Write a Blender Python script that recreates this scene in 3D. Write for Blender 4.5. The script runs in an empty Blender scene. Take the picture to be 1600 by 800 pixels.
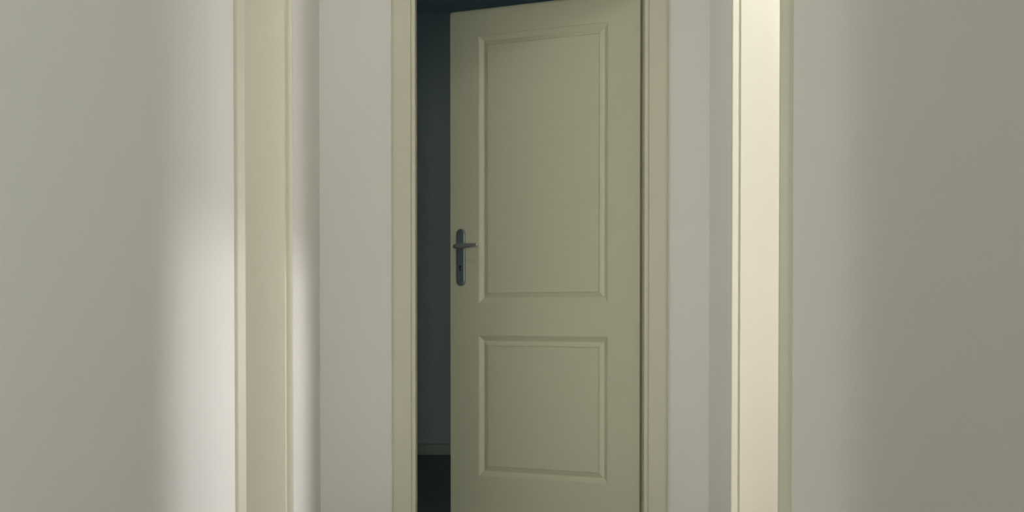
import bpy, bmesh, math
from mathutils import Vector, Matrix
S = bpy.context.scene
C = S.collection
PI = math.pi

# ------------------------------------------------------------------ camera
EYE = 0.836
F_PX = 2435.0
PITCH = math.radians(1.35)
cam_d = bpy.data.cameras.new('camera')
cam = bpy.data.objects.new('camera', cam_d); C.objects.link(cam)
cam_d.sensor_width = 36.0
cam_d.lens = F_PX / 1600 * 36
cam.location = (0, 0, EYE)
cam.rotation_euler = (PI / 2 - PITCH, math.radians(0.0), 0)
cam_d.shift_y = (88 + F_PX * math.tan(PITCH)) / 1600
cam_d.clip_start = 0.01
S.camera = cam

# ------------------------------------------------------------------ view, world
S.view_settings.view_transform = 'Standard'
S.view_settings.look = 'None'
S.view_settings.gamma = 1.0
S.view_settings.use_curve_mapping = False
S.view_settings.exposure = 0.0
S.cycles.max_bounces = 16
S.cycles.diffuse_bounces = 10
W = bpy.data.worlds.new('overcast_sky'); S.world = W
W.use_nodes = True
W.node_tree.nodes['Background'].inputs[0].default_value = (0.55, 0.7, 0.8, 1)
W.node_tree.nodes['Background'].inputs[1].default_value = 0.35


def area(name, loc, direction, sx, sy, power, col, spread=180):
    d = bpy.data.lights.new(name, 'AREA'); d.shape = 'RECTANGLE'
    d.size = sx; d.size_y = sy; d.energy = power; d.color = col
    d.spread = math.radians(spread)
    o = bpy.data.objects.new(name, d); C.objects.link(o)
    o.location = loc
    o.rotation_euler = Vector(direction).to_track_quat('-Z', 'Y').to_euler()
    return o


# daylight at the far end of the corridor behind the camera
area('daylight_rear', (0.0, -4.95, 1.35), (0, 1, 0), 1.1, 1.9, 112.0, (0.89, 0.99, 0.92))
# added fill light, set in a made-up opening of the right wall
area('side_fill', (0.74, 1.45, 1.2), (-1, 0, 0), 0.5, 1.8, 6.4, (0.98, 0.95, 0.99))
# small bright room on the right: its window and added fills
area('daylight_window', (1.735, 4.35, 0.80), (-1, 0, 0), 0.3, 0.9, 7.0, (1.0, 0.99, 0.96))
area('daylight_window_edge', (1.735, 4.60, 0.80), (-1, 0, 0), 0.2, 0.9, 10.0, (1.0, 0.86, 0.86))
area('overhead_fill', (1.62, 4.53, 2.56), (-.5, 0, -1), 0.24, 0.1, 34.0, (0.96, 0.94, 1.0))  # overhead fills added for the left wall's bright patch; the ceiling is solid
area('overhead_fill_near', (1.48, 4.53, 2.56), (-.5, 0, -1), 0.1, 0.1, 10.0, (0.92, 0.95, 1.0))
area('right_room_fill', (1.735, 5.2, 1.4), (-1, -0.3, 0), 0.5, 1.2, 12.7, (0.98, 0.98, 1.0))  # added fill near the end wall, no window behind it
# room on the left: two added fills, without windows of their own
area('left_fill_near', (-3.3, 3.1, 1.4), (1, 0.2, 0), 0.7, 1.1, 31.0, (0.98, 0.95, 0.98))
area('left_fill_far', (-3.3, 5.2, 1.4), (1, -0.2, 0), 0.7, 1.1, 19.5, (0.97, 1.0, 0.92))
# added fills under the corridor ceiling, no lamps there
area('ceiling_fill_near', (0, 2.5, 2.55), (0, 0, -1), 0.3, 0.3, 0.9, (0.9, 1.0, 0.85))
area('ceiling_fill_far', (-0.42, 4.6, 2.55), (0, 0, -1), 0.3, 0.3, 2.8, (1.0, 0.93, 0.95))
# added weak teal fill that lifts the back room's darkness
area('back_room_fill', (2.35, 7.6, 1.5), (-1, 0, 0), 1.0, 1.0, 1.75, (0.24, 0.66, 0.92))


# ------------------------------------------------------------------ materials
def mat(name, col, rough=0.6, bump=0.0, scale=60.0, metal=0.0, var=0.02, detail=6.0, spec=0.5):
    m = bpy.data.materials.new(name); m.use_nodes = True
    nt = m.node_tree; b = nt.nodes['Principled BSDF']
    b.inputs['Roughness'].default_value = rough
    b.inputs['Metallic'].default_value = metal
    b.inputs['Specular IOR Level'].default_value = spec
    tc = nt.nodes.new('ShaderNodeTexCoord')
    n = nt.nodes.new('ShaderNodeTexNoise')
    n.inputs['Scale'].default_value = scale; n.inputs['Detail'].default_value = detail
    nt.links.new(tc.outputs['Object'], n.inputs['Vector'])
    mx = nt.nodes.new('ShaderNodeMix'); mx.data_type = 'RGBA'
    lo = [c * (1 - var) for c in col]; hi = [min(1, c * (1 + var)) for c in col]
    mx.inputs[6].default_value = (*lo, 1); mx.inputs[7].default_value = (*hi, 1)
    nt.links.new(n.outputs['Fac'], mx.inputs[0])
    nt.links.new(mx.outputs[2], b.inputs['Base Color'])
    if bump:
        bp = nt.nodes.new('ShaderNodeBump')
        bp.inputs['Strength'].default_value = bump
        bp.inputs['Distance'].default_value = 0.0006
        nt.links.new(n.outputs['Fac'], bp.inputs['Height'])
        nt.links.new(bp.outputs['Normal'], b.inputs['Normal'])
    return m


M_WALL = mat('wall_paint', (0.75, 0.745, 0.70), 0.75, 0.25, 90, spec=0.3)
M_TRIM = mat('cream_woodwork_paint', (0.61, 0.583, 0.47), 0.45, 0.05, 30)
M_DOOR = mat('cream_door_paint', (0.61, 0.60, 0.455), 0.38, 0.06, 40)
M_LOW_BOUNCE = mat('low_bounce_grey', (0.42, 0.41, 0.39), 0.7, 0.2, 60)  # for unseen room walls, darkened to cut bounce onto the right jamb
M_CEIL = mat('ceiling_paint', (0.70, 0.70, 0.68), 0.85, 0.3, 120)
M_FLOOR = mat('dark_floor', (0.19, 0.17, 0.16), 0.5, 0.1, 12, var=0.25)
M_STEEL = mat('brushed_steel', (0.23, 0.275, 0.275), 0.42, 0.1, 200, metal=0.6, var=0.06)
M_CHROME = mat('satin_chrome', (0.62, 0.66, 0.68), 0.16, 0.0, 100, metal=0.8)
M_BLACK = mat('keyhole_dark', (0.006, 0.007, 0.008), 0.8)
M_GLASS = mat('frosted_glass', (0.8, 0.85, 0.85), 0.5)
M_GLASS.node_tree.nodes['Principled BSDF'].inputs['Transmission Weight'].default_value = 0.9


# ------------------------------------------------------------------ helpers
def link(name, bm, m, parent=None, bevel=0.0, smooth=False):
    bmesh.ops.recalc_face_normals(bm, faces=bm.faces[:])
    me = bpy.data.meshes.new(name); bm.to_mesh(me); bm.free()
    me.materials.append(m)
    if smooth:
        for p in me.polygons: p.use_smooth = True
    o = bpy.data.objects.new(name, me); C.objects.link(o)
    if parent: o.parent = parent
    if bevel:
        md = o.modifiers.new('bevel', 'BEVEL'); md.width = bevel; md.segments = 3
        md.limit_method = 'ANGLE'; md.angle_limit = math.radians(35)
    return o


def box(bm, x0, x1, y0, y1, z0, z1):
    vs = [bm.verts.new(p) for p in ((x0, y0, z0), (x1, y0, z0), (x1, y1, z0), (x0, y1, z0),
                                    (x0, y0, z1), (x1, y0, z1), (x1, y1, z1), (x0, y1, z1))]
    for f in ((0, 1, 2, 3), (4, 5, 6, 7), (0, 1, 5, 4), (1, 2, 6, 5), (2, 3, 7, 6), (3, 0, 4, 7)):
        bm.faces.new([vs[i] for i in f])


def boxes(name, m, lst, parent=None, bevel=0.0):
    bm = bmesh.new()
    for b in lst: box(bm, *b)
    return link(name, bm, m, parent, bevel)


def struct(o, label, cat):
    o['kind'] = 'structure'; o['label'] = label; o['category'] = cat
    return o


def wall_with_hole(name, axis, c0, c1, a0, a1, h0, h1, ha0, ha1, hh0, hh1, m):
    """A slab with one rectangular opening. axis 'x': slab spans x c0..c1, runs along y a0..a1. axis 'y': the reverse."""
    segs = [(a0, ha0, h0, h1), (ha1, a1, h0, h1), (ha0, ha1, hh1, h1)]
    if hh0 > h0 + 1e-6: segs.append((ha0, ha1, h0, hh0))
    bm = bmesh.new()
    for (p, q, z0, z1) in segs:
        if axis == 'x': box(bm, c0, c1, p, q, z0, z1)
        else: box(bm, p, q, c0, c1, z0, z1)
    return link(name, bm, m)


def frame_sweep(name, prof, a0, a1, top, place, m, base=0.0):
    """Sweep a closed profile (u outward from the opening's edge, v out of the wall face) up, over and down an opening."""
    bm = bmesh.new(); rings = []
    for (sa, za) in (('L', 0), ('L', 1), ('R', 1), ('R', 0)):
        ring = []
        for (u, v) in prof:
            a = a0 - u if sa == 'L' else a1 + u
            z = top + u if za else base
            ring.append(bm.verts.new(place(a, v, z)))
        rings.append(ring)
    n = len(prof)
    for i in range(3):
        for k in range(n):
            bm.faces.new((rings[i][k], rings[i][(k + 1) % n], rings[i + 1][(k + 1) % n], rings[i + 1][k]))
    bm.faces.new(rings[0]); bm.faces.new(rings[3])
    return link(name, bm, m)


# ------------------------------------------------------------------ the setting
CEIL = 2.58
XL, XR = -0.690, 0.708           # corridor faces of the side walls
XL2, XR2 = -0.830, 0.837         # their room faces
YE, YE2 = 5.600, 5.742           # end wall faces
YB = 9.13                        # back room's far wall
LD0, LD1 = 3.922, 4.746          # left doorway, clear
RD0, RD1 = 3.980, 4.835          # right doorway, clear
ED0, ED1 = -0.346, 0.474         # end doorway, clear
HEAD = 2.035
J = 0.022                        # jamb board thickness

def mirror_wall(name, x0, x1, d0, d1, side):
    return struct(wall_with_hole(name, 'x', x0, x1, -5.0, YE, 0, CEIL, d0 - J, d1 + J, 0, HEAD + J, M_WALL),
                  'pale grey painted corridor wall on the %s side around the open doorway' % side, 'wall')

mirror_wall('wall_left', XL2, XL, LD0, LD1, 'left')
bm = bmesh.new()
for q in ((-5.0, 1.10, 0, CEIL), (1.80, RD0 - J, 0, CEIL), (RD1 + J, YE, 0, CEIL), (1.10, 1.80, HEAD + J, CEIL), (RD0 - J, RD1 + J, HEAD + J, CEIL)):  # the nearer opening is made up to hold the side fill
    box(bm, XR, XR2, *q)
struct(link('wall_right', bm, M_WALL), 'pale grey painted corridor wall on the right side around the open doorway', 'wall')
struct(boxes('wall_right_fill_recess', M_WALL, [(XR2 + 0.0, XR2 + 0.02, 0.9, 2.0, 0, CEIL)]), 'added panel closing the made-up opening behind the side fill light', 'wall')
struct(wall_with_hole('wall_end', 'y', YE, YE2, -3.42, 3.0, 0, CEIL, ED0 - J, ED1 + J, 0, HEAD + J, M_WALL),
       'pale grey end wall around the doorway with the open panelled door', 'wall')
struct(boxes('wall_back', M_WALL, [(-3.0, 2.5, YB, YB + 0.1, 0, CEIL)]),
       'dim wall of the dark room beyond the open door', 'wall')
struct(boxes('wall_back_left', M_WALL, [(-1.7, -1.6, YE2, YB, 0, CEIL)]), 'side wall of the dark room, left of the open door', 'wall')
struct(wall_with_hole('wall_back_right', 'x', 2.4, 2.5, YE2, YB, 0, CEIL, 7.0, 8.2, 0.9, 2.1, M_WALL),
       'side wall of the dark room with its window, right of the open door', 'wall')
struct(wall_with_hole('wall_rear', 'y', -5.1, -5.0, XL2, XR2, 0, CEIL, -0.56, 0.56, 0.35, 2.32, M_WALL),
       'corridor wall behind the viewer with a window', 'wall')
# right-hand room
struct(wall_with_hole('wall_right_room_outer', 'x', 1.76, 1.9, 2.9, YE, 0, CEIL, 4.27, 4.87, 0.85, 2.55, M_LOW_BOUNCE),
       'outer wall of the small bright room on the right', 'wall')
struct(boxes('wall_right_room_near', M_LOW_BOUNCE, [(XR2, 1.9, 2.8, 2.9, 0, CEIL)]), 'near wall of the small bright room on the right', 'wall')
# left-hand room
struct(wall_with_hole('wall_left_room_outer', 'x', -3.52, -3.42, 2.5, YE, 0, CEIL, 3.55, 4.85, 0.8, 2.05, M_WALL),
       'outer wall of the room on the left', 'wall')
struct(boxes('wall_left_room_near', M_WALL, [(-3.52, XL2, 2.4, 2.5, 0, CEIL)]), 'near wall of the room on the left', 'wall')
struct(boxes('floor', M_FLOOR, [(-3.52, 2.5, -5.1, YB + 0.1, -0.1, 0)]), 'dark floor running through the doorways', 'floor')
struct(boxes('ceiling', M_CEIL, [(-3.52, 2.5, -5.1, YB + 0.1, CEIL, CEIL + 0.1)]), 'plain white ceiling', 'ceiling')


def window(name, axis, c, a0, a1, z0, z1, bars, label):
    """frame + panes at plane c; axis 'x' = plane x=c."""
    w = 0.05; t = 0.025
    def R(p, q, zz0, zz1, tt=t):
        return (c - tt, c + tt, p, q, zz0, zz1) if axis == 'x' else (p, q, c - tt, c + tt, zz0, zz1)
    o = bpy.data.objects.new(name, None); C.objects.link(o)
    o.location = (0, 0, 0)
    boxes('window_frame', M_TRIM, [R(a0, a0 + w, z0, z1), R(a1 - w, a1, z0, z1), R(a0 + w, a1 - w, z0, z0 + w), R(a0 + w, a1 - w, z1 - w, z1)]
          + [R(a0 + w, a1 - w, b - w / 2, b + w / 2) for b in bars], o)
    zs = [z0 + w] + [v for b in bars for v in (b - w / 2, b + w / 2)] + [z1 - w]
    for i in range(0, len(zs), 2):
        boxes('pane', M_GLASS, [R(a0 + w, a1 - w, zs[i], zs[i + 1], 0.004)], o)
    struct(o, label, 'window')
    return o

window('window_1', 'x', 1.83, 4.27, 4.87, 0.85, 2.55, [2.0], 'window of the small bright room on the right')
window('window_2', 'x', -3.47, 3.55, 4.85, 0.8, 2.05, [], 'window of the room on the left')
window('window_3', 'x', 2.45, 7.0, 8.2, 0.9, 2.1, [], 'window of the dark room beyond the door')
window('window_4', 'y', -5.05, -0.56, 0.56, 0.35, 2.32, [1.35], 'tall window behind the viewer')

# door frames: jamb lining + moulded casing, one mitred sweep each
def side_prof(depth, p):
    """narrow frame bead: jamb face, groove, flush return up to the protrusion p, rounded nose, slope out to the wall"""
    return [(0.0, -depth), (0.0, 0.0), (0.0035, 0.0006), (0.0040, 0.0015), (0.0040, 0.0055), (0.0035, 0.0066), (0.0005, 0.0072),
            (0.0004, p - 0.0035), (0.0012, p - 0.0012), (0.0035, p), (0.012, p), (0.016, p - 0.0010),
            (0.036, p * 0.52), (0.041, p * 0.44), (0.044, p * 0.34), (0.0455, p * 0.18), (0.0455, -0.0005), (J + 0.0005, -0.0010), (J, -0.0020), (J, -depth)]
lp = side_prof(XL - XL2, 0.022)
lp = [(0.0, XL2 - XL), (0.0, -0.0015), (0.0005, -0.0008), (0.0080, 0.0010), (0.0086, 0.0020), (0.0090, 0.0185)] + [(u + 0.0080, v) for u, v in lp[8:10]] + [(0.0145, 0.0218)] + lp[11:]
struct(frame_sweep('trim_1', lp, LD0, LD1, HEAD, lambda a, v, z: (XL + v, a, z), M_TRIM),
       'cream painted frame of the left doorway', 'door frame')
struct(frame_sweep('trim_2', side_prof(XR2 - XR, 0.028), RD0, RD1, HEAD, lambda a, v, z: (XR - v, a, z), M_TRIM),
       'cream painted frame of the right doorway, its far jamb brightly lit', 'door frame')
D = 0.085; D2 = YE2 - YE          # reveal, then a rebate for the leaf
ep = [(0.016, -D2), (0.016, -D), (0.0, -D), (0.0, 0.0115), (0.0015, 0.013), (0.0125, 0.013), (0.0140, 0.0115), (0.0150, 0.0095), (0.0160, 0.0115), (0.0175, 0.013),
      (0.074, 0.013), (0.080, 0.0115), (0.0845, 0.0075), (0.086, 0.003), (0.086, 0.0),
      (J + 0.0005, -0.0005), (J, -0.0015), (J, -D2)]
struct(frame_sweep('trim_3', ep, ED0, ED1, HEAD, lambda a, v, z: (a, YE - v, z), M_TRIM),
       'cream painted frame and casing of the end doorway, around the open panelled door', 'door frame')

# skirting boards
def base_prof_run(name, pts, label, h=0.07, t=0.014):
    """pts: list of boxes"""
    o = boxes(name, M_TRIM, pts, bevel=0.004)
    return struct(o, label, 'skirting board')
cw = 0.0455
base_prof_run('baseboard_left', [(XL, XL + 0.012, -5.0, LD0 - cw, 0, 0.07), (XL, XL + 0.012, LD1 + cw, YE - 0.012, 0, 0.07)], 'cream skirting board along the left corridor wall')
base_prof_run('baseboard_right', [(XR - 0.012, XR, -5.0, RD0 - cw, 0, 0.07), (XR - 0.012, XR, RD1 + cw, YE - 0.012, 0, 0.07)], 'cream skirting board along the right corridor wall')
base_prof_run('baseboard_end', [(XL, ED0 - 0.086, YE - 0.012, YE, 0, 0.07), (ED1 + 0.086, XR, YE - 0.012, YE, 0, 0.07)], 'cream skirting board either side of the end doorway')
base_prof_run('baseboard_back', [(-1.6, 2.4, YB - 0.014, YB, 0, 0.062), (-1.6, 2.4, YB - 0.009, YB, 0.062, 0.07)], 'skirting board at the foot of the dark room wall')

# ------------------------------------------------------------------ the open panelled door
HX, HY = 0.4665, 5.694           # hinge-side front corner of the leaf
FX, FY = -0.2415, 6.123          # free-edge front corner
dv = Vector((FX - HX, FY - HY, 0)); LW = dv.length
ang = math.atan2(-dv.y, -dv.x)   # local +x runs from the free edge to the hinge
door = bpy.data.objects.new('door_1', None); C.objects.link(door)
door.location = (FX, FY, 0.010); door.rotation_euler = (0, 0, ang)
struct(door, 'cream two-panel door with steel lever handle, standing open into the dark room', 'door')
Z0 = 0.0; LT = 2.000 - 0.010     # leaf bottom and top in local coordinates
TH = 0.040; LIP = 0.013; LIPD = 0.025
# local frame: x along the leaf (0 free edge .. LW hinge), y into the far room, z up
PX0, PX1 = 0.1305, LW - 0.1315
PZ = [(0.190, 0.735), (0.862, 1.895)]

def grid_leaf():
    bm = bmesh.new()
    xs = [0, PX0, PX1, LW]
    zs = [Z0, PZ[0][0], PZ[0][1], PZ[1][0], PZ[1][1], LT]
    V = {}
    for i, x in enumerate(xs):
        for k, z in enumerate(zs):
            V[i, k] = bm.verts.new((x, 0, z))
    for i in range(3):
        for k in range(5):
            if i == 1 and k in (1, 3): continue
            bm.faces.new((V[i, k], V[i + 1, k], V[i + 1, k + 1], V[i, k + 1]))
    # sides of the body, back face
    B = {}
    for (i, k) in list(V):
        if i in (0, 3) or k in (0, 5): B[i, k] = bm.verts.new((xs[i], TH, zs[k]))
    per = [(i, 0) for i in range(3)] + [(3, k) for k in range(5)] + [(i, 5) for i in range(3, 0, -1)] + [(0, k) for k in range(5, 0, -1)]
    for a, b in zip(per, per[1:] + per[:1]):
        bm.faces.new((V[a], V[b], B[b], B[a]))
    bm.faces.new([B[p] for p in per])
    return bm

leaf = link('leaf', grid_leaf(), M_DOOR, door)
# rebated lip round the back of the leaf
lb = boxes('rebate_lip', M_DOOR, [(-LIP, LW - 0.001, LIPD, TH + 0.0005, Z0 + 0.002, LT + LIP)], door, bevel=0.002)

def panel(z0, z1):
    prof = [(0.0, 0.0), (0.0008, 0.0022), (0.004, 0.0032), (0.012, 0.0075), (0.0185, 0.0108), (0.0205, 0.0112), (0.0222, 0.0105),
            (0.030, 0.0070), (0.0375, 0.0044), (0.0380, 0.0072), (0.0396, 0.0072), (0.0401, 0.0036)]
    bm = bmesh.new(); rings = []
    for (u, d) in prof:
        rings.append([bm.verts.new(p) for p in ((PX0 + u, d, z0 + u), (PX1 - u, d, z0 + u), (PX1 - u, d, z1 - u), (PX0 + u, d, z1 - u))])
    for a, b in zip(rings, rings[1:]):
        for k in range(4):
            bm.faces.new((a[k], a[(k + 1) % 4], b[(k + 1) % 4], b[k]))
    bm.faces.new(rings[-1])
    return link('panel', bm, M_DOOR, door)
for z0, z1 in PZ: panel(z0, z1)

# hinges (on the far side, against the jamb)
for z in (0.25, 1.0, 1.78):
    bm = bmesh.new()
    r = bmesh.ops.create_cone(bm, cap_ends=True, segments=16, radius1=0.007, radius2=0.007, depth=0.09)
    bmesh.ops.translate(bm, verts=r['verts'], vec=(LW + 0.0015, TH + 0.006, z))
    link('hinge', bm, M_STEEL, door, smooth=False)

# ---- handle set
def stadium(w, h, n=14):
    r = w / 2; pts = []
    for k in range(n + 1):
        a = PI * k / n; pts.append((r * math.cos(a), h / 2 - r + r * math.sin(a)))
    for k in range(n + 1):
        a = PI + PI * k / n; pts.append((r * math.cos(a), -h / 2 + r + r * math.sin(a)))
    return pts
CX, CZ = 0.0505, 1.0405           # plate centre, local
PW, PH = 0.041, 0.222
bm = bmesh.new()
lay = [(0.0, 0.0), (0.0, -0.004), (0.0012, -0.0068), (0.0035, -0.0082), (0.0065, -0.0088)]
rs = []
for (ins, y) in lay:
    rs.append([bm.verts.new((CX + px, y, CZ + pz)) for (px, pz) in stadium(PW - 2 * ins, PH - 2 * ins)])
for a, b in zip(rs, rs[1:]):
    n = len(a)
    for k in range(n): bm.faces.new((a[k], a[(k + 1) % n], b[(k + 1) % n], b[k]))
bm.faces.new(rs[-1]); bm.faces.new(rs[0])
plate = link('backplate', bm, M_STEEL, door)
plate['label'] = 'brushed steel backplate with rounded ends'

def flat(name, pts, y0, y1, m, parent):
    bm = bmesh.new()
    a = [bm.verts.new((x, y0, z)) for x, z in pts]; b = [bm.verts.new((x, y1, z)) for x, z in pts]
    n = len(a)
    for k in range(n): bm.faces.new((a[k], a[(k + 1) % n], b[(k + 1) % n], b[k]))
    bm.faces.new(a); bm.faces.new(b)
    return link(name, bm, m, parent)
# keyhole: round head with a straight slot below
kz = CZ - 0.0425
kp = []
for k in range(17):
    a = -PI / 3 + (PI + 2 * PI / 3) * k / 16
    kp.append((CX + 0.0048 * math.cos(a), kz + 0.006 + 0.0048 * math.sin(a)))
kp += [(CX - 0.0030, kz - 0.010), (CX + 0.0030, kz - 0.010)]
flat('keyhole', kp, -0.0088, -0.0093, M_BLACK, plate)
for sz in (CZ + PH / 2 - 0.0125, CZ - PH / 2 + 0.0135):
    bm = bmesh.new()
    r = bmesh.ops.create_cone(bm, cap_ends=True, segments=20, radius1=0.0040, radius2=0.0032, depth=0.0016,
                              matrix=Matrix.Translation((CX, -0.0095, sz)) @ Matrix.Rotation(PI / 2, 4, 'X'))
    link('screw', bm, M_STEEL, plate)
    boxes('screw_slot', M_BLACK, [(CX - 0.0007, CX + 0.0007, -0.0106, -0.0101, sz - 0.0033, sz + 0.0033)], plate)

# lever: round neck out of the plate, bend, tapering grip towards the hinge side
def lever():
    path = [(0.0, -0.006, 0, .0095, .0095), (0.0, -0.012, 0, .0085, .0085), (0.0, -0.030, 0, .0080, .0080), (0.0005, -0.042, 0, .0082, .0085), (0.004, -0.051, 0, .0080, .0092),
            (0.012, -0.0555, 0.0002, .0072, .0096), (0.024, -0.0565, 0.0008, .0066, .0098), (0.045, -0.0560, 0.0014, .0062, .0098), (0.070, -0.0545, 0.0020, .0058, .0090),
            (0.092, -0.0525, 0.0030, .0054, .0075), (0.106, -0.0510, 0.0040, .0048, .0060), (0.112, -0.0500, 0.0045, .0030, .0036)]
    bm = bmesh.new(); rings = []; n = 20
    P = [Vector(p[:3]) for p in path]
    for i, p in enumerate(path):
        t = (P[min(i + 1, len(P) - 1)] - P[max(i - 1, 0)]).normalized()
        up = Vector((0, 0, 1)); s = t.cross(up).normalized()
        rings.append([bm.verts.new(P[i] + s * (p[3] * math.cos(2 * PI * k / n)) + up * (p[4] * math.sin(2 * PI * k / n))) for k in range(n)])
    for a, b in zip(rings, rings[1:]):
        for k in range(n): bm.faces.new((a[k], a[(k + 1) % n], b[(k + 1) % n], b[k]))
    bm.faces.new(rings[0]); bm.faces.new(rings[-1])
    bmesh.ops.translate(bm, verts=bm.verts[:], vec=(CX - 0.002, 0, CZ + 0.041))
    return bm
lv = link('lever', lever(), M_CHROME, door, smooth=True)
md = lv.modifiers.new('subsurf', 'SUBSURF'); md.levels = 2; md.render_levels = 2
lv['label'] = 'polished steel lever'
